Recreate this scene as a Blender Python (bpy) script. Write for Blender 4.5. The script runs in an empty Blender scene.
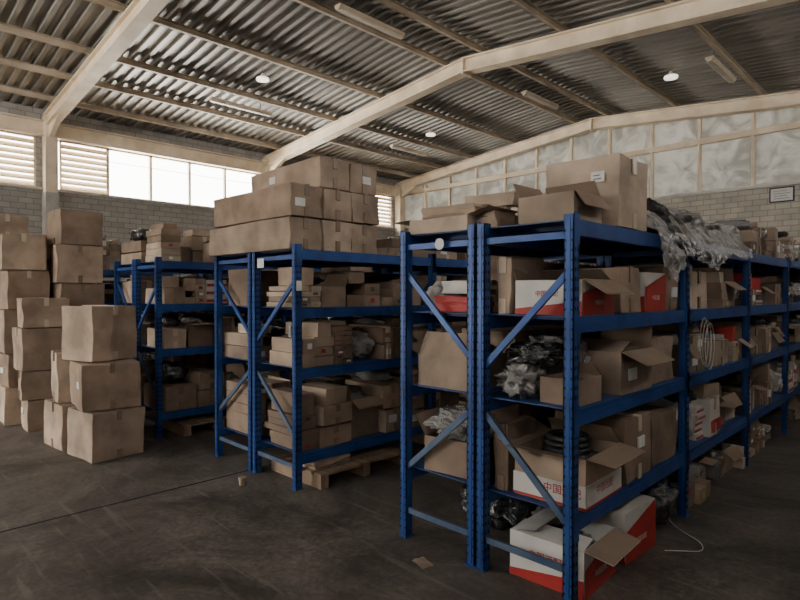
import bpy, bmesh, math, random
from mathutils import Vector, Matrix, noise
S=bpy.context.scene
COL=S.collection
# ------------------------------------------------------------ materials
MATS={}
def nodes(name):
    m=bpy.data.materials.new(name); m.use_nodes=True
    nt=m.node_tree; b=nt.nodes['Principled BSDF']; MATS[name]=m
    return m,nt,b
def N(nt,t,**k):
    n=nt.nodes.new(t)
    for a,v in k.items(): setattr(n,a,v)
    return n
def noisy(name,c1,c2,scale=4,rough=.8,metal=0,detail=6,bump=0,bscale=None,stretch=(1,1,1),lo=.35,hi=.65):
    m,nt,b=nodes(name)
    tc=N(nt,'ShaderNodeTexCoord'); mp=N(nt,'ShaderNodeMapping'); mp.inputs['Scale'].default_value=stretch
    nt.links.new(tc.outputs['Object'],mp.inputs['Vector'])
    no=N(nt,'ShaderNodeTexNoise'); no.inputs['Scale'].default_value=scale; no.inputs['Detail'].default_value=detail
    nt.links.new(mp.outputs[0],no.inputs['Vector'])
    r=N(nt,'ShaderNodeValToRGB'); r.color_ramp.elements[0].position=lo; r.color_ramp.elements[1].position=hi
    r.color_ramp.elements[0].color=(*c1,1); r.color_ramp.elements[1].color=(*c2,1)
    nt.links.new(no.outputs['Fac'],r.inputs['Fac']); nt.links.new(r.outputs['Color'],b.inputs['Base Color'])
    b.inputs['Roughness'].default_value=rough; b.inputs['Metallic'].default_value=metal
    if bump:
        n2=N(nt,'ShaderNodeTexNoise'); n2.inputs['Scale'].default_value=bscale or scale*6; n2.inputs['Detail'].default_value=4
        nt.links.new(mp.outputs[0],n2.inputs['Vector'])
        bp=N(nt,'ShaderNodeBump'); bp.inputs['Strength'].default_value=bump; bp.inputs['Distance'].default_value=.02
        nt.links.new(n2.outputs['Fac'],bp.inputs['Height']); nt.links.new(bp.outputs[0],b.inputs['Normal'])
    return m
base=[(.35,.25,.18),(.43,.32,.235),(.28,.20,.145),(.50,.39,.295),(.36,.27,.20),(.22,.155,.11)]
for i,c in enumerate(base):
    noisy('cardboard_%d'%i,tuple(v*.62 for v in c),tuple(min(1,v*1.12) for v in c),scale=3.5,rough=.85,bump=.3,bscale=9)
noisy('cardboard_in',(.24,.17,.12),(.31,.225,.165),3,.9)
noisy('tape',(.50,.40,.30),(.58,.47,.36),5,.3)
noisy('tape_dark',(.19,.13,.09),(.26,.18,.125),5,.3)
noisy('label',(.66,.66,.64),(.76,.76,.74),20,.6)
noisy('print_dark',(.06,.05,.045),(.09,.07,.06),20,.8)
noisy('white_card',(.54,.52,.48),(.68,.66,.62),4,.6)
noisy('red_card',(.34,.022,.022),(.46,.035,.030),4,.5)
noisy('blue_steel',(.010,.048,.19),(.022,.085,.30),6,.38,.15,bump=.05,bscale=40)
noisy('blue_shelf',(.010,.042,.155),(.022,.070,.22),3,.5,.1)
noisy('slot_dark',(.004,.008,.02),(.006,.012,.03),5,.9)
noisy('brace_steel',(.05,.09,.17),(.10,.14,.21),6,.45,.3)
noisy('cream_steel',(.64,.52,.38),(.82,.70,.54),2.5,.65,stretch=(1,1,1),bump=.05)
noisy('concrete_col',(.33,.31,.28),(.46,.43,.39),3,.9,bump=.2)
noisy('purlin',(.36,.30,.23),(.54,.46,.36),2,.7)
noisy('black_rubber',(.008,.008,.009),(.02,.02,.022),8,.5)
noisy('metal_part',(.16,.16,.16),(.3,.3,.3),8,.4,.8)
noisy('wood',(.19,.13,.085),(.33,.24,.16),3,.8,stretch=(1,8,1))
noisy('frame_white',(.55,.52,.46),(.68,.65,.58),4,.6)
noisy('louver',(.60,.49,.33),(.72,.60,.43),4,.5)
noisy('fixture',(.5,.42,.33),(.6,.51,.41),4,.5)
noisy('ground_out',(.35,.30,.24),(.45,.4,.33),2,.95)
noisy('cloth_grey',(.15,.15,.15),(.30,.29,.28),8,.9)
noisy('cup_brown',(.25,.18,.12),(.34,.25,.18),8,.7)
noisy('yellow_card',(.42,.29,.05),(.52,.38,.08),4,.6)
def plastic(name,c,alpha,rough=.14):
    m,nt,b=nodes(name)
    tc=N(nt,'ShaderNodeTexCoord'); no=N(nt,'ShaderNodeTexNoise'); no.inputs['Scale'].default_value=9; no.inputs['Detail'].default_value=5; no.inputs['Distortion'].default_value=1.6
    nt.links.new(tc.outputs['Object'],no.inputs['Vector'])
    bp=N(nt,'ShaderNodeBump'); bp.inputs['Strength'].default_value=.8; bp.inputs['Distance'].default_value=.05
    nt.links.new(no.outputs['Fac'],bp.inputs['Height']); nt.links.new(bp.outputs[0],b.inputs['Normal'])
    b.inputs['Base Color'].default_value=(*c,1); b.inputs['Roughness'].default_value=rough; b.inputs['Alpha'].default_value=alpha
    b.inputs['Coat Weight'].default_value=.6; b.inputs['Coat Roughness'].default_value=.08
    return m
plastic('film_clear',(.56,.54,.52),.5)
plastic('film_grey',(.22,.21,.20),.85,.2)
plastic('film_dark',(.025,.025,.028),1,.18)
plastic('film_white',(.58,.56,.52),.95,.25)
noisy('roof_sheet',(.15,.14,.128),(.31,.295,.27),1.2,.5,.25,detail=8,stretch=(.25,1.6,1),lo=.3,hi=.7)
# floor
m,nt,b=nodes('floor_concrete')
tc=N(nt,'ShaderNodeTexCoord')
n1=N(nt,'ShaderNodeTexNoise'); n1.inputs['Scale'].default_value=.9; n1.inputs['Detail'].default_value=13; n1.inputs['Roughness'].default_value=.75; n1.inputs['Distortion'].default_value=.8
n2=N(nt,'ShaderNodeTexNoise'); n2.inputs['Scale'].default_value=26; n2.inputs['Detail'].default_value=9; n2.inputs['Roughness'].default_value=.7
n3=N(nt,'ShaderNodeTexNoise'); n3.inputs['Scale'].default_value=4.0; n3.inputs['Detail'].default_value=11; n3.inputs['Roughness'].default_value=.8
for n in (n1,n2,n3): nt.links.new(tc.outputs['Object'],n.inputs['Vector'])
r=N(nt,'ShaderNodeValToRGB'); r.color_ramp.elements[0].position=.40; r.color_ramp.elements[1].position=.62
r.color_ramp.elements[0].color=(.050,.043,.037,1); r.color_ramp.elements[1].color=(.150,.130,.113,1)
nt.links.new(n1.outputs['Fac'],r.inputs['Fac'])
mx=N(nt,'ShaderNodeMixRGB'); mx.blend_type='OVERLAY'; mx.inputs[0].default_value=.9
nt.links.new(r.outputs[0],mx.inputs[1]); nt.links.new(n2.outputs['Fac'],mx.inputs[2])
mx2=N(nt,'ShaderNodeMixRGB'); mx2.blend_type='OVERLAY'; mx2.inputs[0].default_value=1
nt.links.new(mx.outputs[0],mx2.inputs[1]); nt.links.new(n3.outputs['Fac'],mx2.inputs[2])
mp=N(nt,'ShaderNodeMapping'); mp.inputs['Scale'].default_value=(.5,7,1); mp.inputs['Rotation'].default_value=(0,0,.9)
nt.links.new(tc.outputs['Object'],mp.inputs['Vector'])
n4=N(nt,'ShaderNodeTexNoise'); n4.inputs['Scale'].default_value=2.2; n4.inputs['Detail'].default_value=6
nt.links.new(mp.outputs[0],n4.inputs['Vector'])
r4=N(nt,'ShaderNodeValToRGB'); r4.color_ramp.elements[0].position=.60; r4.color_ramp.elements[1].position=.70
r4.color_ramp.elements[0].color=(0,0,0,1); r4.color_ramp.elements[1].color=(.5,.5,.5,1)
nt.links.new(n4.outputs['Fac'],r4.inputs['Fac'])
mx3=N(nt,'ShaderNodeMixRGB'); mx3.inputs[2].default_value=(.22,.20,.175,1)
nt.links.new(r4.outputs[0],mx3.inputs[0]); nt.links.new(mx2.outputs[0],mx3.inputs[1]); nt.links.new(mx3.outputs[0],b.inputs['Base Color'])
rr=N(nt,'ShaderNodeMapRange'); rr.inputs['To Min'].default_value=.4; rr.inputs['To Max'].default_value=.8
nt.links.new(n3.outputs['Fac'],rr.inputs['Value']); nt.links.new(rr.outputs[0],b.inputs['Roughness'])
bp=N(nt,'ShaderNodeBump'); bp.inputs['Strength'].default_value=.25; bp.inputs['Distance'].default_value=.01
nt.links.new(n2.outputs['Fac'],bp.inputs['Height']); nt.links.new(bp.outputs[0],b.inputs['Normal'])
def brick(name,axis,c1,c2,mort):
    m,nt,b=nodes(name)
    tc=N(nt,'ShaderNodeTexCoord'); sp=N(nt,'ShaderNodeSeparateXYZ'); cb=N(nt,'ShaderNodeCombineXYZ')
    nt.links.new(tc.outputs['Object'],sp.inputs[0]); nt.links.new(sp.outputs[axis],cb.inputs[0]); nt.links.new(sp.outputs[2],cb.inputs[1])
    br=N(nt,'ShaderNodeTexBrick'); br.inputs['Scale'].default_value=1; br.inputs['Brick Width'].default_value=.30; br.inputs['Row Height'].default_value=.13
    br.inputs['Mortar Size'].default_value=.010; br.inputs['Color1'].default_value=(*c1,1); br.inputs['Color2'].default_value=(*c2,1); br.inputs['Mortar'].default_value=(*mort,1)
    nt.links.new(cb.outputs[0],br.inputs['Vector'])
    no=N(nt,'ShaderNodeTexNoise'); no.inputs['Scale'].default_value=2.5; no.inputs['Detail'].default_value=8
    nt.links.new(tc.outputs['Object'],no.inputs['Vector'])
    mx=N(nt,'ShaderNodeMixRGB'); mx.blend_type='OVERLAY'; mx.inputs[0].default_value=.35
    nt.links.new(br.outputs['Color'],mx.inputs[1]); nt.links.new(no.outputs['Fac'],mx.inputs[2]); nt.links.new(mx.outputs[0],b.inputs['Base Color'])
    bp=N(nt,'ShaderNodeBump'); bp.inputs['Strength'].default_value=.4; bp.inputs['Distance'].default_value=.008; bp.invert=True
    nt.links.new(br.outputs['Fac'],bp.inputs['Height']); nt.links.new(bp.outputs[0],b.inputs['Normal'])
    b.inputs['Roughness'].default_value=.9
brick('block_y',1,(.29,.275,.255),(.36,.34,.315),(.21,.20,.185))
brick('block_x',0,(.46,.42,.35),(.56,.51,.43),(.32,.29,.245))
m,nt,b=nodes('translucent_sheet')
tc=N(nt,'ShaderNodeTexCoord'); no=N(nt,'ShaderNodeTexNoise'); no.inputs['Scale'].default_value=1.8; no.inputs['Detail'].default_value=10; no.inputs['Distortion'].default_value=1.2
nt.links.new(tc.outputs['Object'],no.inputs['Vector'])
r=N(nt,'ShaderNodeValToRGB'); r.color_ramp.elements[0].position=.38; r.color_ramp.elements[1].position=.62
r.color_ramp.elements[0].color=(.24,.235,.21,1); r.color_ramp.elements[1].color=(.46,.45,.41,1)
nt.links.new(no.outputs['Fac'],r.inputs['Fac'])
tr=N(nt,'ShaderNodeBsdfTranslucent'); df=N(nt,'ShaderNodeBsdfDiffuse'); mxs=N(nt,'ShaderNodeMixShader'); mxs.inputs[0].default_value=.07
nt.links.new(r.outputs[0],tr.inputs[0]); nt.links.new(r.outputs[0],df.inputs[0])
nt.links.new(df.outputs[0],mxs.inputs[1]); nt.links.new(tr.outputs[0],mxs.inputs[2])
nt.links.new(mxs.outputs[0],nt.nodes['Material Output'].inputs['Surface'])
m,nt,b=nodes('lamp_glow'); b.inputs['Base Color'].default_value=(.9,.85,.75,1); b.inputs['Emission Color'].default_value=(1,.92,.8,1); b.inputs['Emission Strength'].default_value=1.6
# ------------------------------------------------------------ mesh builder
class MB:
    def __init__(s): s.v=[];s.f=[];s.m=[];s.sm=[];s.names=[];s.M=Matrix()
    def mi(s,n):
        if n not in s.names: s.names.append(n)
        return s.names.index(n)
    def add(s,vs,fs,mat,smooth=False):
        o=len(s.v); s.v+= [tuple(s.M@Vector(p)) for p in vs]
        k=s.mi(mat)
        for f in fs: s.f.append([o+i for i in f]); s.m.append(k); s.sm.append(smooth)
    def box(s,x0,x1,y0,y1,z0,z1,mat,j=0,rng=None):
        vs=[(x,y,z) for z in (z0,z1) for y in (y0,y1) for x in (x0,x1)]
        if j: vs=[tuple(c+rng.uniform(-j,j) for c in p) for p in vs]
        s.add(vs,[(0,2,3,1),(4,5,7,6),(0,1,5,4),(2,6,7,3),(0,4,6,2),(1,3,7,5)],mat)
    def bar(s,a,b,w,h,mat):
        a=Vector(a);b=Vector(b);d=(b-a);L=d.length;d.normalize()
        up=Vector((0,0,1)) if abs(d.z)<.95 else Vector((1,0,0))
        x=d.cross(up).normalized(); z=x.cross(d).normalized()
        old=s.M; R=Matrix((x,d,z)).transposed().to_4x4()
        s.M=old@Matrix.Translation(a)@R
        s.box(-w/2,w/2,0,L,-h/2,h/2,mat); s.M=old
    def cyl(s,c,r,h,mat,n=16,axis='z',r2=None):
        r2=r if r2 is None else r2
        vs=[];
        for k,(rr,hh) in enumerate(((r,0),(r2,h))):
            for i in range(n):
                a=2*math.pi*i/n; p=(rr*math.cos(a),rr*math.sin(a),hh)
                if axis=='x': p=(p[2],p[0],p[1])
                if axis=='y': p=(p[0],p[2],p[1])
                vs.append((c[0]+p[0],c[1]+p[1],c[2]+p[2]))
        s.add(vs,[(i,(i+1)%n,n+(i+1)%n,n+i) for i in range(n)],mat,True)
        s.add(vs,[tuple(range(n))[::-1],tuple(range(n,2*n))],mat)
    def tube(s,pts,r,mat,n=8,closed=False):
        P=[Vector(p) for p in pts]; L=len(P); vs=[]
        for i,p in enumerate(P):
            d=(P[(i+1)%L]-P[i-1]) if closed or 0<i<L-1 else (P[1]-P[0] if i==0 else P[-1]-P[-2])
            d.normalize(); up=Vector((0,0,1)) if abs(d.z)<.9 else Vector((1,0,0))
            x=d.cross(up).normalized(); z=x.cross(d)
            for k in range(n):
                a=2*math.pi*k/n; vs.append(tuple(p+x*math.cos(a)*r+z*math.sin(a)*r))
        fs=[]
        for i in range(L if closed else L-1):
            for k in range(n):
                j=(i+1)%L; fs.append((i*n+k,i*n+(k+1)%n,j*n+(k+1)%n,j*n+k))
        s.add(vs,fs,mat,True)
    def obj(s,name,bevel=0,parent=None):
        me=bpy.data.meshes.new(name); me.from_pydata(s.v,[],s.f)
        for n in s.names: me.materials.append(MATS[n])
        me.polygons.foreach_set('material_index',s.m); me.polygons.foreach_set('use_smooth',s.sm); me.update()
        o=bpy.data.objects.new(name,me); COL.objects.link(o)
        if bevel:
            b=o.modifiers.new('bevel','BEVEL'); b.width=bevel; b.segments=2; b.limit_method='ANGLE'; b.angle_limit=math.radians(60)
        if parent: o.parent=parent
        return o
def T(x,y,z,r=0,rx=0,ry=0): return Matrix.Translation((x,y,z))@Matrix.Rotation(r,4,'Z')@Matrix.Rotation(rx,4,'X')@Matrix.Rotation(ry,4,'Y')
_tc={}
def text(mb,s,size,mat,face,x,y,z):
    if s not in _tc:
        cu=bpy.data.curves.new('t','FONT'); cu.body=s; cu.size=1; cu.align_x='CENTER'; cu.align_y='CENTER'; cu.offset=.012
        o=bpy.data.objects.new('t',cu); COL.objects.link(o)
        dg=bpy.context.evaluated_depsgraph_get(); me=o.evaluated_get(dg).to_mesh()
        _tc[s]=([tuple(v.co) for v in me.vertices],[tuple(p.vertices) for p in me.polygons])
        o.evaluated_get(dg).to_mesh_clear(); bpy.data.objects.remove(o); bpy.data.curves.remove(cu)
    vs,fs=_tc[s]
    if face=='-y': P=[(x+a*size,y,z+b*size) for a,b,_ in vs]
    else: P=[(x,y+a*size,z+b*size) for a,b,_ in vs]
    mb.add(P,fs,mat)
# ------------------------------------------------------------ cartons
def carton(mb,cx,cy,z,w,d,h,rng,mat=None,rot=0,tape=None,label=None,axis=None,hero=False,crush=1.0):
    mat=mat or 'cardboard_%d'%rng.randrange(6)
    old=mb.M; mb.M=old@T(cx,cy,z,rot)
    j=min(.006,h*.03)
    if hero:
        n=6; bm=bmesh.new(); bmesh.ops.create_cube(bm,size=1)
        bmesh.ops.subdivide_edges(bm,edges=bm.edges[:],cuts=n,use_grid_fill=True)
        sd=rng.random()*50
        for v in bm.verts:
            c=v.co; q=noise.noise_vector(Vector((c.x*2.1+sd,c.y*2.1,c.z*2.1)))*.017*crush
            zz=(c.z+.5)*h
            v.co=Vector((c.x*w+q.x,c.y*d+q.y,zz+(q.z*.5 if zz>.01 else 0)))
        mb.add([tuple(v.co) for v in bm.verts],[tuple(v.index for v in f.verts) for f in bm.faces],mat); bm.free()
        e=.010*crush
    else:
        mb.box(-w/2,w/2,-d/2,d/2,0,h,mat,j,rng); e=.004+j
    axis=axis or ('x' if w>d else 'y')
    tm=tape or rng.choice(['tape','tape_dark','tape_dark'])
    t=.025; dn=min(.09,h*.35)
    if axis=='x':
        mb.box(-w/2-e,w/2+e,-t,t,h-.002,h+e*.7,tm)
        mb.box(-w/2-e,-w/2,-t,t,h-dn,h,tm); mb.box(w/2,w/2+e,-t,t,h-dn,h,tm); mb.box(w/2,w/2+e,-t,t,0,dn,tm)
    else:
        mb.box(-t,t,-d/2-e,d/2+e,h-.002,h+e*.7,tm)
        mb.box(-t,t,-d/2-e,-d/2,h-dn,h,tm); mb.box(-t,t,d/2,d/2+e,h-dn,h,tm); mb.box(-t,t,-d/2-e,-d/2,0,dn,tm)
    if label is None: label=rng.random()<.3
    if label:
        lw,lh=min(.1,.4*min(w,d)),min(.07,h*.4)
        ox=rng.uniform(-.25,.25); zz=h*rng.uniform(.4,.6)
        if rng.random()<.6 or hero is False: mb.box(w/2,w/2+e+.001,ox*d-lw/2,ox*d+lw/2,zz-lh/2,zz+lh/2,'label')
        else: mb.box(ox*w-lw/2,ox*w+lw/2,-d/2-e-.001,-d/2,zz-lh/2,zz+lh/2,'label')
    mb.M=old
def open_carton(mb,cx,cy,z,w,d,h,rng,mat='cardboard_1',rot=0,flaps=(40,60,50,30),fl=None,fill='film_grey',inner='cardboard_in',band=None):
    old=mb.M; mb.M=old@T(cx,cy,z,rot); t=.006
    mb.box(-w/2,w/2,-d/2,d/2,0,.01,mat)
    mb.box(-w/2,w/2,-d/2,-d/2+t,.01,h,mat); mb.box(-w/2,w/2,d/2-t,d/2,.01,h,mat)
    mb.box(-w/2,-w/2+t,-d/2+t,d/2-t,.01,h,mat); mb.box(w/2-t,w/2,-d/2+t,d/2-t,.01,h,mat)
    L=fl or min(w,d)*.48
    base=mb.M
    def flap(px,py,rz,width,ang):
        mb.M=base@T(px,py,h,rz)@Matrix.Rotation(math.radians(ang),4,'X')
        mb.add([(-width/2,0,0),(width/2,0,0),(width/2-.01,.01,L),(-width/2+.01,.01,L)],[(0,1,2,3)],mat)
        mb.add([(-width/2,.005,0),(width/2,.005,0),(width/2-.01,.015,L),(-width/2+.01,.015,L)],[(3,2,1,0)],inner)
    if flaps[0] is not None: flap(-w/2,0,-math.pi/2,d-.01,flaps[0])
    if flaps[1] is not None: flap(w/2,0,math.pi/2,d-.01,flaps[1])
    if flaps[2] is not None: flap(0,-d/2,0,w-.01,flaps[2])
    if flaps[3] is not None: flap(0,d/2,math.pi,w-.01,flaps[3])
    mb.M=base
    if fill:
        lump(mb,0,0,h*.5,w*.46,d*.46,h*.45,rng,fill)
    mb.M=old
def lump(mb,cx,cy,cz,rx,ry,rz,rng,mat,sub=4,amp=.3,fr=2.2,flat=None):
    bm=bmesh.new(); bmesh.ops.create_icosphere(bm,subdivisions=sub,radius=1); sd=rng.random()*100
    vs=[]
    for v in bm.verts:
        c=v.co; q=Vector((c.x*fr+sd,c.y*fr,c.z*fr))
        r=1+amp*(noise.noise(q)+.6*abs(noise.noise(q*2.3))+.35*noise.noise(q*5))
        x,y,zc=c.x*r,c.y*r,c.z*r
        x=max(-1,min(1,x)); y=max(-1,min(1,y)); zc=max(-1,min(1.0,zc))
        vs.append((cx+x*rx,cy+y*ry,cz+zc*rz))
    mb.add(vs,[tuple(v.index for v in f.verts) for f in bm.faces],mat,True); bm.free()
def coil(mb,cx,cy,cz,R,r,mat,turns=3,rng=None,tilt=0):
    for k in range(turns):
        rr=R*(1-.06*k)
        pts=[(cx+rr*math.cos(a),cy+rr*math.sin(a),cz+r+k*r*1.7+tilt*math.cos(a)*.05) for a in [2*math.pi*i/20 for i in range(20)]]
        mb.tube(pts,r,mat,6,True)
# ------------------------------------------------------------ building shell
W=15.0; XR=-7.26; XE=2.0; G=15.1; YB=-6.0; SL=.095
def soff(x): return 1.6+4.545-SL*abs(x-XR)
PORT=[-2.3,3.45,9.2,14.85]
def make(name,fn,bevel=0):
    mb=MB(); fn(mb); return mb.obj(name,bevel)
make('floor',lambda m:(m.box(-W-.1,XE+.1,YB-.1,G+.1,-.15,0,'floor_concrete')))
def fj(m):
    m.box(-4.535,-4.52,YB,G,.0,.002,'slot_dark')
    m.box(-W,XE,-.9,-.885,.0,.002,'slot_dark')
make('floor_joint_strips',fj)
make('ground_outside',lambda m:m.box(-60,50,-50,60,-.4,-.16,'ground_out'))
WZ0,WZ1=4.0,5.2
def wl(m):
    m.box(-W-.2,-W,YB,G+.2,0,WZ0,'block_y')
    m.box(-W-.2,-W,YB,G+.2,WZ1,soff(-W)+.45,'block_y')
def bays():
    for a,b in zip([YB]+PORT[:-1],PORT):
        y0=a+.25; y1=b-.25; n=max(1,round((y1-y0)/1.13)); p=(y1-y0)/n
        for i in range(n): yield y0+i*p,y0+(i+1)*p
def wl2(m):
    wl(m)
    for a,b in zip([YB]+PORT,PORT+[G]):
        m.box(-W-.2,-W,b-.25 if b<G else b-.05,b+.2,WZ0,WZ1,'block_y')
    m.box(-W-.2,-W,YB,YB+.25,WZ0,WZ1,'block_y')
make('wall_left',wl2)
mb=MB(); mb.box(-W,-W+.06,YB,G,WZ1+.02,WZ1+.34,'cream_steel'); mb.box(-W,-W+.16,YB,G,WZ1,WZ1+.04,'cream_steel'); mb.box(-W,-W+.16,YB,G,WZ1+.33,WZ1+.36,'cream_steel'); mb.obj('trim_1')
mb=MB(); mb.box(-W,-W+.08,YB,G,WZ0-.02,WZ0+.03,'frame_white'); mb.obj('trim_2')
for k,(a,b) in enumerate(bays()):
    mb=MB(); t=.03
    x0,x1=-W-.12,-W-.04
    mb.box(x0,x1,a,a+t,WZ0,WZ1,'louver'); mb.box(x0,x1,b-t,b,WZ0,WZ1,'louver')
    mb.box(x0,x1,a,b,WZ0,WZ0+t,'louver'); mb.box(x0,x1,a,b,WZ1-t,WZ1,'louver')
    yc=(a+b)/2
    louv = (a<4.2) or (8.0<a<9.5) or a>11
    if louv:
        n=8
        for i in range(n):
            z=WZ0+.05+i*(WZ1-WZ0-.09)/n
            mb.add([(x0+.01,a+t,z+.11),(x0+.01,b-t,z+.11),(x1-.01,b-t,z),(x1-.01,a+t,z)],[(0,1,2,3)],'louver')
            mb.add([(x0+.01,a+t,z+.12),(x0+.01,b-t,z+.12),(x1-.01,b-t,z+.01),(x1-.01,a+t,z+.01)],[(3,2,1,0)],'louver')
    else:
        mb.box(x0+.02,x1-.02,a,b,WZ1-.32,WZ1-.31,'louver')
    mb.obj('window_%d'%(k+1))
def poly_wall(m,pts,y0,y1,mat):
    n=len(pts); vs=[(x,y0,z) for x,z in pts]+[(x,y1,z) for x,z in pts]
    m.add(vs,[tuple(range(n)),tuple(range(2*n-1,n-1,-1))]+[(i,(i+1)%n,(i+1)%n+n,i+n) for i in range(n)],mat)
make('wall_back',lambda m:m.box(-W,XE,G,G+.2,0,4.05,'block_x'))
def clad(m):
    pts=[(-W,4.05),(XE,4.05),(XE,soff(XE)+.42),(XR,soff(XR)+.42),(-W,soff(-W)+.42)]
    m.add([(x,G+.12,z) for x,z in pts],[tuple(range(5))],'translucent_sheet')
make('window_back',clad)
def studs(m):
    xs=[-5.75+1.15*k for k in range(-8,7)]
    for x in xs:
        if -W<x<XE-.1: m.box(x-.035,x+.035,G-.02,G+.08,4.05,soff(x)+.4,'cream_steel')
    m.box(-W,XE,G-.04,G+.1,5.28,5.42,'cream_steel')
    m.box(-W,XE,G-.06,G+.1,4.03,4.11,'frame_white')
make('trim_3',studs)
# unseen rear wall; window strip and door gap added to let light in
def wrear(m):
    m.box(-W,-10.5,YB-.2,YB,0,4.4,'block_x'); m.box(-8.5,XE,YB-.2,YB,0,4.4,'block_x'); m.box(-10.5,-8.5,YB-.2,YB,2.4,4.4,'block_x')
    poly_wall(m,[(-W,5.3),(XE,5.3),(XE,soff(XE)+.42),(XR,soff(XR)+.42),(-W,soff(-W)+.42)],YB-.2,YB,'block_x')
    for x in (-15,-11.2,-7.4,-3.6,.1): m.box(x,x+.3,YB-.2,YB,4.4,5.3,'block_x')
    m.box(XE-.3,XE,YB-.2,YB,4.4,5.3,'block_x')
make('wall_rear',wrear)
def wright(m):  # unseen side wall, high slots added and sized for the light they admit
    m.box(XE,XE+.2,YB,G+.2,0,4.4,'block_y'); m.box(XE,XE+.2,YB,G+.2,4.9,soff(XE)+.45,'block_y')
    for p in PORT: m.box(XE,XE+.2,p-.8,p+.8,4.4,4.9,'block_y')
make('wall_right',wright)
def roof(m):
    pitch=.22; prof=[(0,0),(.35,0),(.45,.05),(.9,.05)]
    ys=[];y=YB-.3
    while y<G+.4:
        for a,h in prof: ys.append((y+a*pitch,h))
        y+=pitch
    for xa,xb in ((-W-.3,XR),(XR,XE+.3)):
        nx=9; vs=[]
        for i in range(nx):
            x=xa+(xb-xa)*i/(nx-1)
            for (yy,h) in ys: vs.append((x,yy,soff(x)+.43+h+.008*noise.noise(Vector((x*.7,yy*.35,0)))))
        n=len(ys)
        m.add(vs,[(i*n+k,i*n+k+1,(i+1)*n+k+1,(i+1)*n+k) for i in range(nx-1) for k in range(n-1)],'roof_sheet')
make('ceiling',roof)
def purl(m):
    for x in (-14.1,-12.8,-11.5,-9.75,-7.75,-6.8,-5.05,-3.2,-1.3,.6):
        z=soff(x)+.30
        m.box(x-.035,x+.035,YB,G,z+.115,z+.125,'purlin'); m.box(x-.035,x-.025,YB,G,z,z+.12,'purlin'); m.box(x-.035,x+.035,YB,G,z,z+.01,'purlin')
make('roof_purlins',purl)
for p in PORT:
    mb=MB()
    for xa,xb in ((-W+.05,XR),(XR,XE-.02)):
        za,zb=soff(xa),soff(xb); w=.12
        def slab(y0,y1,d0,d1):
            vs=[(xa,y0,za+d0),(xb,y0,zb+d0),(xb,y1,zb+d0),(xa,y1,za+d0),(xa,y0,za+d1),(xb,y0,zb+d1),(xb,y1,zb+d1),(xa,y1,za+d1)]
            mb.add(vs,[(3,2,1,0),(4,5,6,7),(0,1,5,4),(2,3,7,6),(0,4,7,3),(1,2,6,5)],'cream_steel')
        slab(p-w,p+w,0,.03); slab(p-w,p+w,.27,.30); slab(p-.05,p+.05,.03,.27)
    for xx,s in ((-W,1),(XE,-1)):
        xa=xx+.05*s; xb=xx+1.1*s
        vs=[(xa,y,soff(xa)-.35) for y in (p-.05,p+.05)]+[(xb,y,soff(xb)) for y in (p-.05,p+.05)]+[(xa,y,soff(xa)) for y in (p-.05,p+.05)]
        mb.add(vs,[(0,2,4),(1,5,3),(0,1,3,2),(0,4,5,1)],'cream_steel')
        mb.box(min(xx,xx+.35*s),max(xx,xx+.35*s),p-.14,p+.14,0,3.9,'concrete_col')
        mb.box(min(xx,xx+.28*s),max(xx,xx+.28*s),p-.12,p+.12,3.9,soff(xx)+.25,'cream_steel')
    mb.box(XR-.02,XR+.02,p-.14,p+.14,soff(XR)-.05,soff(XR)+.28,'cream_steel')
    mb.obj('portal_frame')
for y in (-0.2,6.55,12.1):
    for x in (-11.7,-7.25,-3.3):
        mb=MB(); z=soff(x)+.10
        mb.box(x-.07,x+.07,y-.75,y+.75,z+.05,z+.09,'fixture')
        mb.add([(x-.07,y-.75,z+.05),(x+.07,y-.75,z+.05),(x+.03,y-.75,z),(x-.03,y-.75,z),(x-.07,y+.75,z+.05),(x+.07,y+.75,z+.05),(x+.03,y+.75,z),(x-.03,y+.75,z)],[(0,1,2,3),(7,6,5,4),(3,2,6,7),(0,3,7,4),(2,1,5,6)],'fixture')
        for k in (-.5,.5): mb.cyl((x,y+k,z+.08),.01,.24,'metal_part',6)
        for k in (-.05,.05): mb.cyl((x+k,y-.7,z+.01),.012,1.4,'frame_white',8,'y')
        mb.obj('fluorescent_light')
for x,y in ((-10.2,6.2),(-10.4,11.6),(-4.2,12.0),(-4.2,6.2)):
    mb=MB(); z=soff(x)+.12
    mb.cyl((x,y,z),.13,.04,'lamp_glow',20); mb.cyl((x,y,z+.04),.05,.10,'fixture',12,r2=.03); mb.cyl((x,y,z+.13),.008,.19,'metal_part',6)
    mb.obj('pendant_lamp')
mb=MB(); x=-2.87
mb.box(x-.24,x+.24,G-.03,G-.001,3.66,4.0,'print_dark'); mb.box(x-.21,x+.21,G-.036,G-.03,3.69,3.97,'label')
for k in range(4): mb.box(x-.15,x+.15-.05*(k%2),G-.038,G-.036,3.74+k*.055,3.75+k*.055,'cloth_grey')
mb.obj('notice_board')
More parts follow.
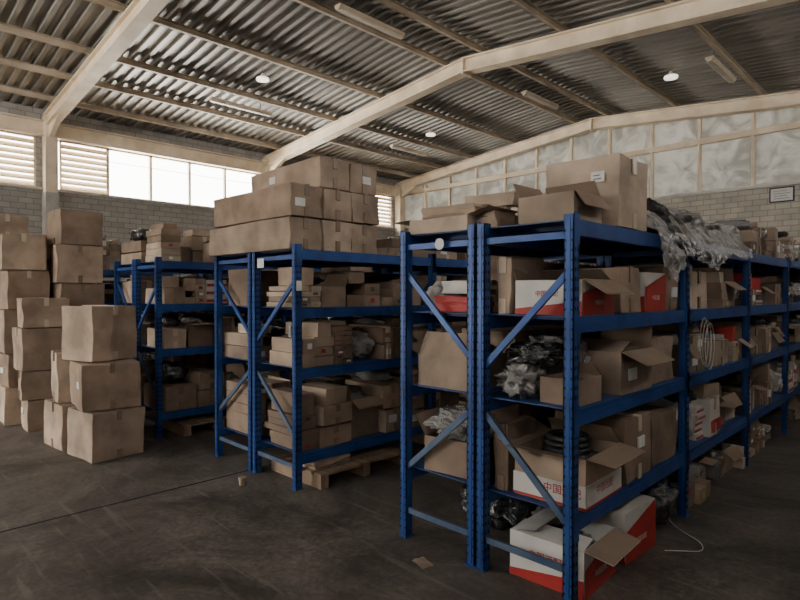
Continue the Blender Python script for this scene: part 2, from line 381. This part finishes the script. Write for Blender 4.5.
# ------------------------------------------------------------ racks
BAY=1.65; Y0=2.6
def rack(name,xa,xb,nb,levels,front=1,y0=Y0,H=2.0,flip=False):
    mb=MB(); pw=.055
    for i in range(nb+1):
        y=y0+i*BAY
        for x in (xa,xb-pw):
            mb.box(x,x+pw,y,y+.008,0,H,'blue_steel'); mb.box(x,x+.006,y,y+.06,0,H,'blue_steel'); mb.box(x+pw-.006,x+pw,y,y+.06,0,H,'blue_steel')
            mb.box(x-.0,x+.014,y+.054,y+.06,0,H,'blue_steel'); mb.box(x+pw-.014,x+pw,y+.054,y+.06,0,H,'blue_steel')
            mb.box(x-.01,x+pw+.01,y-.01,y+.07,0,.006,'blue_steel')
            mb.box(x+.018,x+pw-.018,y-.004,y,0.02,H-.02,'blue_steel')
            if i<5:
                z=.06
                fx = x+pw if front>0 else x
                while z<H-.04:
                    mb.box(fx-.001,fx+.001,y+.012,y+.024,z,z+.022,'slot_dark'); mb.box(fx-.001,fx+.001,y+.036,y+.048,z,z+.022,'slot_dark')  # small dark boxes put the shade of punched holes into colour
                    if i==0: mb.box(x+.004,x+.013,y-.001,y+.001,z,z+.014,'slot_dark'); mb.box(x+pw-.013,x+pw-.004,y-.001,y+.001,z,z+.014,'slot_dark')
                    z+=.05
        ym=y+.03
        A,B=(xa+.03,xb-.03)
        P=[(B,1.72),(A,1.17),(A,.92),(B,.40)] if not flip else [(A,1.74),(B,1.2),(B,.92),(A,.45)]
        mb.bar((P[0][0],ym,P[0][1]),(P[1][0],ym,P[1][1]),.02,.035,'blue_steel')
        mb.bar((P[2][0],ym,P[2][1]),(P[3][0],ym,P[3][1]),.02,.035,'brace_steel')
        mb.box(A,B,ym-.01,ym+.01,.16,.195,'brace_steel'); mb.box(A,B,ym-.01,ym+.01,H-.12,H-.085,'blue_steel')
    for i in range(nb):
        ya=y0+i*BAY+.06; yb=y0+(i+1)*BAY
        for z in levels:
            for x in (xa+.008,xb-.048):
                mb.box(x,x+.04,ya,yb,z-.085,z-.03,'blue_steel')
                mb.box(x+.004 if x<(xa+xb)/2 else x,x+.036 if x>(xa+xb)/2 else x+.04,ya,yb,z-.03,z-.001,'blue_steel')
            for fx in ((xb-.004,xb+.003),(xa-.003,xa+.004)):
                mb.box(fx[0],fx[1],ya-.055,ya+.002,z-.13,z+.03,'blue_steel'); mb.box(fx[0],fx[1],yb-.002,yb+.055,z-.13,z+.03,'blue_steel')
            mb.box(xa+.02,xb-.02,ya,yb,z-.006,z,'blue_shelf')
            for k in range(4):
                yk=ya+(k+.5)*(yb-ya)/4; mb.box(xa+.05,xb-.05,yk-.02,yk+.02,z-.03,z-.006,'blue_shelf')
    return mb.obj(name)
LR=[1.98,1.48,1.0,.46]; LL=[1.96,1.48,.98,.28]
R1=(-1.975,-1.37); R2=(-2.60,-1.99); L1=(-4.47,-3.79); L2=(-5.18,-4.49); T1=(-6.88,-6.22); T2=(-7.56,-6.90); F1=(-9.95,-9.3); F2=(-10.62,-9.97)
rack('storage_rack',*R1,7,LR,1); rack('storage_rack',*R2,7,LR,-1,flip=True)
rack('storage_rack',*L1,7,LL,1); rack('storage_rack',*L2,7,LL,-1,flip=True)
rack('storage_rack',*T1,7,LL,1,y0=2.45); rack('storage_rack',*T2,7,LL,-1,y0=2.45,flip=True)
rack('storage_rack',*F1,7,LL,1,y0=2.45); rack('storage_rack',*F2,7,LL,-1,y0=2.45,flip=True)
# ------------------------------------------------------------ random shelf filling
def fill(mb,R,y0,y1,z,hmax,rng,front=1,bags=.15,dens=.97,small=.35,red=.10,tall=1.0):
    xa,xb=R[0]+.03,R[1]-.03; D=xb-xa; y=y0
    z+=.001
    while y<y1-.08:
        w=min(rng.uniform(.12,.38),y1-y-.01)
        if w<.07: break
        if rng.random()>dens: y+=w*.7; continue
        d=D*rng.uniform(.78,.97); off=rng.uniform(-.025,.05)
        cx=(xb-off-d/2) if front>0 else (xa+off+d/2); cy=y+w/2
        k=rng.random(); topz=z
        if k<bags:
            hh=hmax*rng.uniform(.45,.85)
            lump(mb,cx,cy,z+hh/2,d/2,w/2*1.08,hh/2,rng,rng.choice(['film_clear','film_grey','film_white','film_dark','film_clear']),4,.4,2.8)
            topz=z+hh+9
        elif k<bags+small:
            n=max(1,int(w/rng.uniform(.09,.2))); zz=z; top=z+hmax*rng.uniform(.5,.95); hh=rng.uniform(.04,.12); mt='cardboard_%d'%rng.randrange(6)
            rd=rng.random()<red*2
            while zz+hh<top:
                for i in range(n):
                    ww=w/n
                    if rng.random()<.9 or zz<z+.05: 
                        m2='white_card' if rd else (mt if rng.random()<.75 else rng.choice(['cardboard_0','cardboard_3','cardboard_5','cardboard_2','white_card' if red>.05 else 'cardboard_4']))
                        dd=d*rng.uniform(.78,1); yy=y+ww*(i+.5); q=rng.uniform(-.015,.015)
                        mb.box(cx+d/2-dd if front>0 else cx-d/2,cx+d/2+q if front>0 else cx-d/2+dd,yy-ww/2+.004,yy+ww/2-.004,zz,zz+hh-.004,m2,.003,rng)
                        if rd: mb.box(cx+d/2+q,cx+d/2+q+.004,yy-ww/2+.006,yy+ww/2-.006,zz+hh*.15,zz+hh*.5,'red_card')
                        elif rng.random()<.35: mb.box(cx+d/2+q,cx+d/2+q+.005,yy-.022,yy+.022,zz+hh*.3,zz+hh*.7,rng.choice(['label','label','print_dark','red_card','yellow_card']))
                zz+=hh
            topz=zz
        elif k<bags+small+.22:
            hh=hmax*rng.uniform(.42,.66)
            fm=rng.choice(['film_grey','film_dark','film_clear','black_rubber'])
            open_carton(mb,cx-.02*front,cy,z,d*.92,w*.94,hh,rng,'cardboard_%d'%rng.randrange(6),rng.uniform(-.06,.06),(rng.choice([-70,20,None]),rng.choice([100,130,40,150]),rng.choice([None,-60,10]),rng.choice([None,-60,10])),fl=min(.12,hmax-hh-.03),fill=fm)
            lump(mb,cx-.02,cy,z+hh,d*.36,w*.36,min(.09,hmax-hh-.02),rng,fm,3,.4,3)
            topz=z+9
        else:
            zz=z; top=z+hmax*rng.uniform(.7,.97); hh=rng.uniform(.12,.3); r2=rng.random()<red
            while zz+hh<=top or zz==z:
                hh=min(hh,hmax*.85); 
                carton(mb,cx,cy,zz,d,w*.95,hh-.01,rng,'white_card' if r2 else None,rng.uniform(-.07,.07),axis='x')
                if r2: mb.box(cx+d/2,cx+d/2+.009,cy-w*.42,cy+w*.42,zz+.02,zz+hh*.4,'red_card')
                zz+=hh+.006
            topz=zz
        rem=z+hmax-topz
        if rem>.06 and rng.random()<.85:
            q=rng.random()
            if q<.3: lump(mb,cx+.02,cy,topz+rem*.38,d*.4,w*.42,rem*.38,rng,rng.choice(['film_grey','film_dark','film_clear','cloth_grey']),3,.45,3)
            elif q<.85:
                old=mb.M; mb.M=old@T(cx+d*.08,cy,topz,rng.uniform(-.25,.25)); mb.box(-d*.38,d*.38,-w*.34,w*.34,0,rem*rng.uniform(.4,.8),rng.choice(['cardboard_%d'%rng.randrange(6)]*6+['white_card','red_card']) if red>.05 else 'cardboard_%d'%rng.randrange(6),.008,rng); mb.M=old
            else: mb.cyl((cx+d*.1,cy,topz+.004),min(.07,w*.3),rem*.6,rng.choice(['black_rubber','metal_part']),14)
        y+=w+rng.uniform(.0,.012)
def fill_rack(R,nb,levels,front,y0,seed,skip=(),topfill=None,toph=.36,**k):
    rng=random.Random(seed)
    lv=sorted(levels)
    for li,z in enumerate([0]+lv):
        hi = (lv+[z+.42])[li]-.1-z if z<lv[-1] else .3
        if li==0 and hi<.2: continue
        mb=MB()
        for b in range(nb):
            if (b,li) in skip: continue
            ya=y0+b*BAY+.08; yb=y0+(b+1)*BAY-.02
            if li==len(lv):
                if topfill is None or b<topfill: continue
                fill(mb,R,ya,yb,z,toph,rng,front,dens=.85,**k)
            else: fill(mb,R,ya,yb,z,hi,rng,front,dens=.98 if li else .75,**k)
        if mb.v: mb.obj('shelf_cartons')
fill_rack(R1,7,LR,1,Y0,11,skip={(0,0),(0,1),(0,2),(0,3),(0,4),(1,4)},topfill=2,bags=.16,red=.14)
fill_rack(R2,7,LR,-1,Y0,12,skip={(0,0),(0,1),(0,2),(0,3)},topfill=2,bags=.2)
fill_rack(L1,7,LL,1,Y0,13,skip={(0,4)},topfill=1,bags=.08,small=.5,red=.03)
fill_rack(L2,7,LL,-1,Y0,14,skip={(0,4)},topfill=1,red=.03)
fill_rack(T1,7,LL,1,2.45,15,topfill=0,bags=.15,toph=.48,red=.04); fill_rack(T2,7,LL,-1,2.45,16,topfill=0,toph=.48,bags=.05,small=.1,red=.02)
fill_rack(F1,7,LL,1,2.45,17,topfill=0,toph=.6,bags=.05,small=.1,red=.02); fill_rack(F2,7,LL,-1,2.45,18,topfill=0,toph=.6,bags=0,small=.1,red=.02)
# ------------------------------------------------------------ hero cartons
rg=random.Random(5)
def C(cx,cy,z,w,d,h,mat=None,rot=0,name='cardboard_box',**k):
    mb=MB(); mb.M=T(cx,cy,z,rot); carton(mb,0,0,0,w,d,h,rg,mat,0,hero=True,**k); 
    o=mb.obj(name,.006); return o
z=1.962
for col,(ya) in enumerate((2.56,2.895,3.23)):
    for row in range(3):
        if col==0 and row==2: continue
        ln=(1.36,1.28,1.18)[row]
        C(-3.84-ln/2+rg.uniform(-.03,.02),ya+.165,z+row*.272,ln,.315,.26,rg.choice(['cardboard_0','cardboard_1','cardboard_4','cardboard_3']),rg.uniform(-.02,.02),axis='x',tape='tape_dark')
z=1.982
mb=MB(); mb.M=T(-1.60,3.32,z,.02); carton(mb,0,0,0,.46,.42,.41,rg,'cardboard_3',0,hero=True,label=False,tape='tape')
mb.box(.07,.15,-.226,-.224,.26,.32,'label'); mb.box(.085,.135,-.2275,-.226,.275,.28,'print_dark'); mb.box(.085,.125,-.2275,-.226,.295,.30,'print_dark'); mb.obj('cardboard_box',.006)
mb=MB(); open_carton(mb,-1.58,2.84,z,.34,.30,.15,rg,'cardboard_4',-.03,(35,150,None,-25),fl=.10,fill='cloth_grey'); mb.obj('cardboard_box')
mb=MB(); open_carton(mb,-2.33,2.83,z,.46,.36,.09,rg,'cardboard_3',.05,(95,80,None,-70),fl=.15,fill=None); mb.obj('cardboard_box')
C(-2.30,2.86,z+.10,.40,.30,.07,'cardboard_1',.1,label=False)
C(-2.36,3.32,z,.42,.34,.2,'cardboard_0',0); C(-2.34,3.33,z+.215,.38,.3,.09,'cardboard_3',.2)
C(-2.03,2.85,z,.17,.2,.11,'cardboard_4',.0); C(-2.35,3.75,z,.4,.4,.24,'cardboard_1',.05); C(-2.03,3.2,z,.18,.3,.16,'cardboard_0',.1,label=False)
C(-2.33,4.25,z,.44,.44,.34,'cardboard_0',.0)
def drape(name,y0,y1,x0,drop,seed,mat,puff=.10,lift=0,pw=.5):
    mb=MB(); nx,ny=70,60; vs=[]
    for j in range(ny+1):
        y=y0+(y1-y0)*j/ny
        dr=drop*(.55+.45*math.sin(math.pi*j/ny)+.25*noise.noise(Vector((j*.12,seed,0))))
        L=(R1[1]-x0)+.05+dr
        for i in range(nx+1):
            s=L*i/nx; flat=(R1[1]+.015-x0)
            q=Vector((s*6,y*7,seed)); rid=1-2*abs(noise.noise(q*1.1)); nz=.6*rid+.45*(1-2*abs(noise.noise(q*2.5)))+.15*noise.noise(q*6)-.5
            if s<flat:
                env=math.sin(math.pi*min(1,max(0,s/flat)))**pw
                ey=min(1,5*min(j,ny-j)/ny+.25)
                x=x0+s; zz=1.995+lift+(puff+.09*nz)*env*ey
                zz=max(zz,1.992)
            else:
                t=s-flat; x=x0+flat+.03+.04*abs(nz)*min(1,t*12)+.03*math.sin(min(t*8,1.5)); zz=1.995+lift-t
            vs.append((x,y+.03*noise.noise(q*1.3+Vector((9,0,0))),zz))
    n=nx+1
    mb.add(vs,[(j*n+i,j*n+i+1,(j+1)*n+i+1,(j+1)*n+i) for j in range(ny) for i in range(nx)],mat,True)
    return mb.obj(name)
drape('plastic_sheet',3.56,3.98,-1.85,.27,3.1,'film_clear',.14)
drape('plastic_sheet',4.16,5.0,-1.9,.17,7.7,'film_clear',.19)
drape('plastic_sheet',4.95,5.8,-1.9,.07,12.7,'film_clear',.17)
drape('plastic_sheet',3.86,4.28,-1.85,.14,21.3,'film_dark',.22,.012)
for (cx,cy,rx,ry,rz,mt) in ((-1.66,3.78,.18,.17,.10,'film_grey'),(-1.62,4.6,.22,.26,.13,'film_grey'),(-1.64,5.2,.22,.3,.10,'film_dark'),(-1.6,5.65,.2,.2,.12,'film_clear')):
    mb=MB(); lump(mb,cx,cy,1.985+rz+(.0),rx,ry,rz,rg,mt,5,.4,2.6); mb.obj('plastic_bag')
def white_red_carton(cx,cy,z,w,d,h,rot=0,opened=False,txt='中国远配',flaps=(70,110,None,None),mode=0,ts=None):
    mb=MB(); mb.M=T(cx,cy,z,rot); e=.006
    if opened:
        open_carton(mb,0,0,0,w,d,h,rg,'cardboard_1' if mode==0 else 'white_card',0,flaps,fl=.15,fill='black_rubber' if mode==0 else 'film_dark')
    else:
        mb.box(-w/2,w/2,-d/2,d/2,0,h,'white_card'); mb.box(-.025,.025,-d/2-.002,d/2+.002,h,h+.002,'tape')
        mb.box(-.025,.025,-d/2-.003,-d/2,h*.6,h+.002,'tape')
    if mode==0:
        mb.box(-w/2-e,w/2+e,-d/2-e,-d/2,.02*h,.48*h,'white_card'); mb.box(w/2,w/2+e,-d/2-e,d/2+e,.02*h,.48*h,'white_card')
        s=ts or h*.26
        text(mb,txt,s,'red_card','-y',.08,-d/2-e-.001,h*.3); text(mb,txt,s,'red_card','+x',w/2+e+.001,0,h*.3)
        mb.box(-w/2-e-.001,w/2+e+.001,-d/2-e-.001,-d/2,.02*h,.07*h,'red_card'); mb.box(w/2,w/2+e+.001,-d/2-e-.001,d/2+e,.02*h,.07*h,'red_card')
    else:
        s=ts or h*.22
        yy=-d/2-e
        mb.add([(-w/2,yy,.0),(w/2,yy,.0),(w/2,yy,h*.40),(-w/2,yy,h*.16)],[(0,1,2,3)],'red_card')
        text(mb,txt,s,'red_card','-y',0,yy-.001,h*.60)
        xx=w/2+e
        mb.add([(xx,-d/2,0),(xx,d/2,0),(xx,d/2,h),(xx,-d/2,h*.62)],[(0,1,2,3)],'red_card')
        mb.box(-w/2-.002,w/2+.002,-d/2-.002,-d/2,.0,.02,'red_card')
        text(mb,txt,s*.8,'white_card','+x',xx+.001,0,h*.35)
    return mb.obj('printed_carton')
z=1.482
white_red_carton(-1.60,2.93,z,.40,.40,.19,.03,True,flaps=(20,125,None,-60),mode=1,ts=.035)
C(-1.62,3.38,z,.42,.30,.27,'cardboard_0')
white_red_carton(-1.60,3.74,z,.40,.34,.25,0,False,mode=1,ts=.04)
C(-1.62,4.07,z,.40,.26,.30,'cardboard_2')
C(-1.86,2.84,z,.10,.28,.32,'cardboard_1',label=False)
z=1.002
mb=MB(); lump(mb,-1.78,2.80,z+.10,.13,.13,.10,rg,'film_grey',5,.45,3); mb.obj('plastic_bag')
mb=MB(); lump(mb,-1.76,3.10,z+.17,.19,.14,.17,rg,'film_clear',5,.45,3); mb.obj('plastic_bag')
mb=MB(); lump(mb,-1.70,2.82,z+.255,.17,.13,.06,rg,'film_dark',5,.45,3); mb.obj('plastic_bag')
mb=MB(); open_carton(mb,-1.57,3.44,z,.36,.44,.25,rg,'cardboard_4',-.02,(None,118,-65,20),fl=.16,fill='film_grey')
mb.box(-1.388,-1.382,3.3,3.42,1.08,1.15,'label'); mb.obj('cardboard_box')
mb=MB(); open_carton(mb,-1.52,2.86,z,.22,.28,.14,rg,'cardboard_2',.0,(100,None,None,-40),fl=.1,fill='metal_part'); mb.obj('cardboard_box')
C(-1.62,3.92,z,.40,.40,.30,'cardboard_2')
z=.462
white_red_carton(-1.585,2.95,z,.42,.46,.27,.04,True,flaps=(70,100,80,-40),mode=0,ts=.055)
mb=MB(); coil(mb,-1.6,2.97,z+.20,.13,.018,'black_rubber',4); mb.obj('rubber_hose')
C(-1.87,2.84,z,.09,.28,.38,'cardboard_5',label=False)
C(-1.62,3.47,z,.46,.4,.38,'cardboard_2'); 
C(-1.62,3.95,z,.42,.42,.32,'cardboard_5')
white_red_carton(-1.60,2.92,.001,.44,.42,.25,.05,True,flaps=(-75,105,-78,None),mode=1,ts=.05)
white_red_carton(-1.58,3.46,.001,.42,.40,.3,-.05,False,mode=1,ts=.045)
mb=MB(); lump(mb,-1.62,3.95,.16,.27,.24,.16,rg,'film_dark',4,.4,3); mb.obj('plastic_bag')
mb=MB(); lump(mb,-1.89,3.3,.12,.06,.2,.12,rg,'film_grey',4,.4,3); mb.obj('plastic_bag')
# --- R2 near bay
z=1.482
C(-2.22,2.86,z,.36,.3,.1,'red_card',.05,label=True); C(-2.2,2.87,z+.115,.32,.26,.08,'white_card',-.1,label=False); C(-2.20,3.2,z,.36,.3,.34,'cardboard_0'); C(-2.45,3.5,z,.26,.3,.3,'cardboard_4'); C(-2.2,3.55,z,.2,.3,.34,'cardboard_3'); C(-2.25,3.95,z,.4,.4,.34,'cardboard_1')
mb=MB(); lump(mb,-2.49,2.90,z+.10,.07,.12,.10,rg,'film_white',4); mb.obj('plastic_bag')
z=1.002
mb=MB(); open_carton(mb,-2.30,2.88,z,.42,.40,.2,rg,'cardboard_4',.0,(75,None,-20,-60),fl=.16,fill='film_clear'); mb.obj('cardboard_box')
C(-2.3,3.36,z,.46,.4,.34,'cardboard_1'); C(-2.3,3.85,z,.46,.4,.34,'cardboard_0')
z=.462
mb=MB(); open_carton(mb,-2.27,2.90,z,.40,.42,.22,rg,'cardboard_2',.12,(40,60,None,-50),fl=.15,fill='film_clear'); mb.obj('cardboard_box')
mb=MB(); lump(mb,-2.30,2.88,z+.29,.2,.2,.09,rg,'film_clear',5,.4,3); mb.obj('plastic_bag')
C(-2.3,3.4,z,.46,.4,.40,'cardboard_0'); C(-2.3,3.9,z,.46,.4,.38,'cardboard_1')
C(-2.3,3.9,.001,.46,.4,.3,'cardboard_2')
mb=MB(); lump(mb,-2.25,3.3,.15,.26,.26,.15,rg,'film_dark',4,.4,3); mb.obj('plastic_bag')
mb=MB()
for k in range(3):
    pts=[(-1.315+.01*k,4.45+.03*k+.09*math.sin(a)*(1+.1*k),1.25+.17*math.cos(a)-.02*k) for a in [2*math.pi*i/24 for i in range(24)]]
    mb.tube(pts,.003,'white_card',6,True)
mb.obj('cable_coil')
mb=MB(); mb.tube([(-1.28+.16*math.sin(i*.3),3.6+.035*i,.006+.004*math.sin(i)) for i in range(16)],.003,'white_card',6); mb.obj('loose_wire')
# --- stacks on the left of the floor
C(-6.03,1.87,.001,.56,.50,.46,'cardboard_4',.12,crush=1.2); C(-6.10,1.89,.475,.60,.52,.44,'cardboard_0',-.10,crush=1.2); C(-6.24,1.88,.93,.50,.48,.54,'cardboard_1',.30,crush=1.1)
C(-6.68,1.80,.001,.5,.5,.46,'cardboard_1',.1,crush=1.2); C(-6.72,1.84,.475,.5,.5,.5,'cardboard_3',-.12,crush=1.2)
xs=[(-8.35,1.65),(-8.95,1.5),(-8.1,2.2),(-9.5,1.7),(-8.75,2.15),(-9.9,1.2),(-7.75,1.75),(-9.35,2.3)]
for (x,y) in xs:
    z=.001; tot=rg.uniform(2.2,2.6) if x<-8 else 1.5; lx,ly=0,0
    while z<tot-.25:
        h=rg.uniform(.3,.54); lx+=rg.uniform(-.03,.03); ly+=rg.uniform(-.03,.03)
        C(x+lx,y+ly,z,rg.uniform(.46,.56),rg.uniform(.44,.52),h,'cardboard_%d'%rg.choice([0,1,2,3,4,4]),rg.uniform(-.12,.12),crush=1.1); z+=h+.013
def pallet(x0,x1,y0,y1,z):
    mb=MB()
    n=6
    for i in range(n):
        x=x0+(x1-x0-.09)*i/(n-1); mb.box(x,x+.09,y0,y1,z+.1,z+.12,'wood')
    for yy in (y0,(y0+y1)/2-.04,y1-.08):
        mb.box(x0,x1,yy,yy+.08,z+.02,z+.1,'wood'); mb.box(x0,x1,yy,yy+.08,z,z+.018,'wood')
    return mb.obj('wooden_pallet')
pallet(-4.40,-3.66,2.75,3.75,.001); pallet(-4.4,-3.7,4.35,5.3,.001); pallet(-6.8,-6.1,2.7,3.6,.001)
C(-3.95,2.98,.125,.3,.4,.05,'cardboard_1',.05,label=False) 
# --- litter
mb=MB(); mb.cyl((-4.22,2.36,.001),.026,.06,'cup_brown',14,r2=.032); mb.cyl((-4.22,2.36,.061),.034,.006,'cardboard_1',14); mb.obj('paper_cup')
mb=MB(); vs=[(-2.32+.09*i+.01*j,2.42+.07*j-.03*i,.004+.018*noise.noise(Vector((i*1.3,j*1.7,2)))**2+.003*((i+j)%2)) for j in range(4) for i in range(4)]
vs=[(-2.30+(v[0]+2.32)*.45,2.40+(v[1]-2.42)*.4,v[2]) for v in vs]
mb.add(vs,[(j*4+i,j*4+i+1,(j+1)*4+i+1,(j+1)*4+i) for j in range(3) for i in range(3)],'cardboard_4'); mb.obj('paper_scrap')
mb=MB(); mb.box(-3.787,-3.784,2.605,2.655,1.62,1.70,'label'); mb.box(-4.36,-4.26,2.59,2.596,1.82,1.90,'label'); mb.obj('rack_label')
mb=MB(); mb.cyl((-2.25,2.588,1.90),.035,.006,'label',20,'y'); mb.obj('rack_sticker')
# ------------------------------------------------------------ light
w=bpy.data.worlds.new('World'); S.world=w; w.use_nodes=True
bg=w.node_tree.nodes['Background']; bg.inputs[0].default_value=(1,.98,.94,1); bg.inputs[1].default_value=13
def area(name,loc,direction,sx,sy,p,c=(1,1,1)):
    l=bpy.data.lights.new(name,'AREA'); l.shape='RECTANGLE'; l.size=sx; l.size_y=sy; l.energy=p; l.color=c
    o=bpy.data.objects.new(name,l)
    z=-Vector(direction).normalized()
    h=Vector((0,1,0)) if abs(z.y)<.3 else Vector((1,0,0))
    x=h.cross(z).normalized(); y=z.cross(x)
    o.matrix_world=Matrix.Translation(loc)@Matrix((x,y,z)).transposed().to_4x4(); COL.objects.link(o)
# area lamps added outside as yard bounce, to brighten roof and rafters
area('bounce_fill_left',(-W-5,6,2.9),(1,0,.25),2.2,20,8500,(1,.95,.86))
area('bounce_fill_rear',(-6.5,YB-6,3.1),(0,1,.2),2.4,17,7500,(1,.95,.86))
area('bounce_fill_right',(XE+2.5,5,3.3),(-1,0,.35),1.6,18,900,(1,.95,.87))
# ------------------------------------------------------------ camera
cd=bpy.data.cameras.new('camera'); cd.lens=25.2; cd.sensor_width=36; cd.clip_end=200
co=bpy.data.objects.new('camera',cd); co.location=(0,0,1.6); co.rotation_euler=(math.radians(89.3),0,math.radians(45)); COL.objects.link(co); S.camera=co
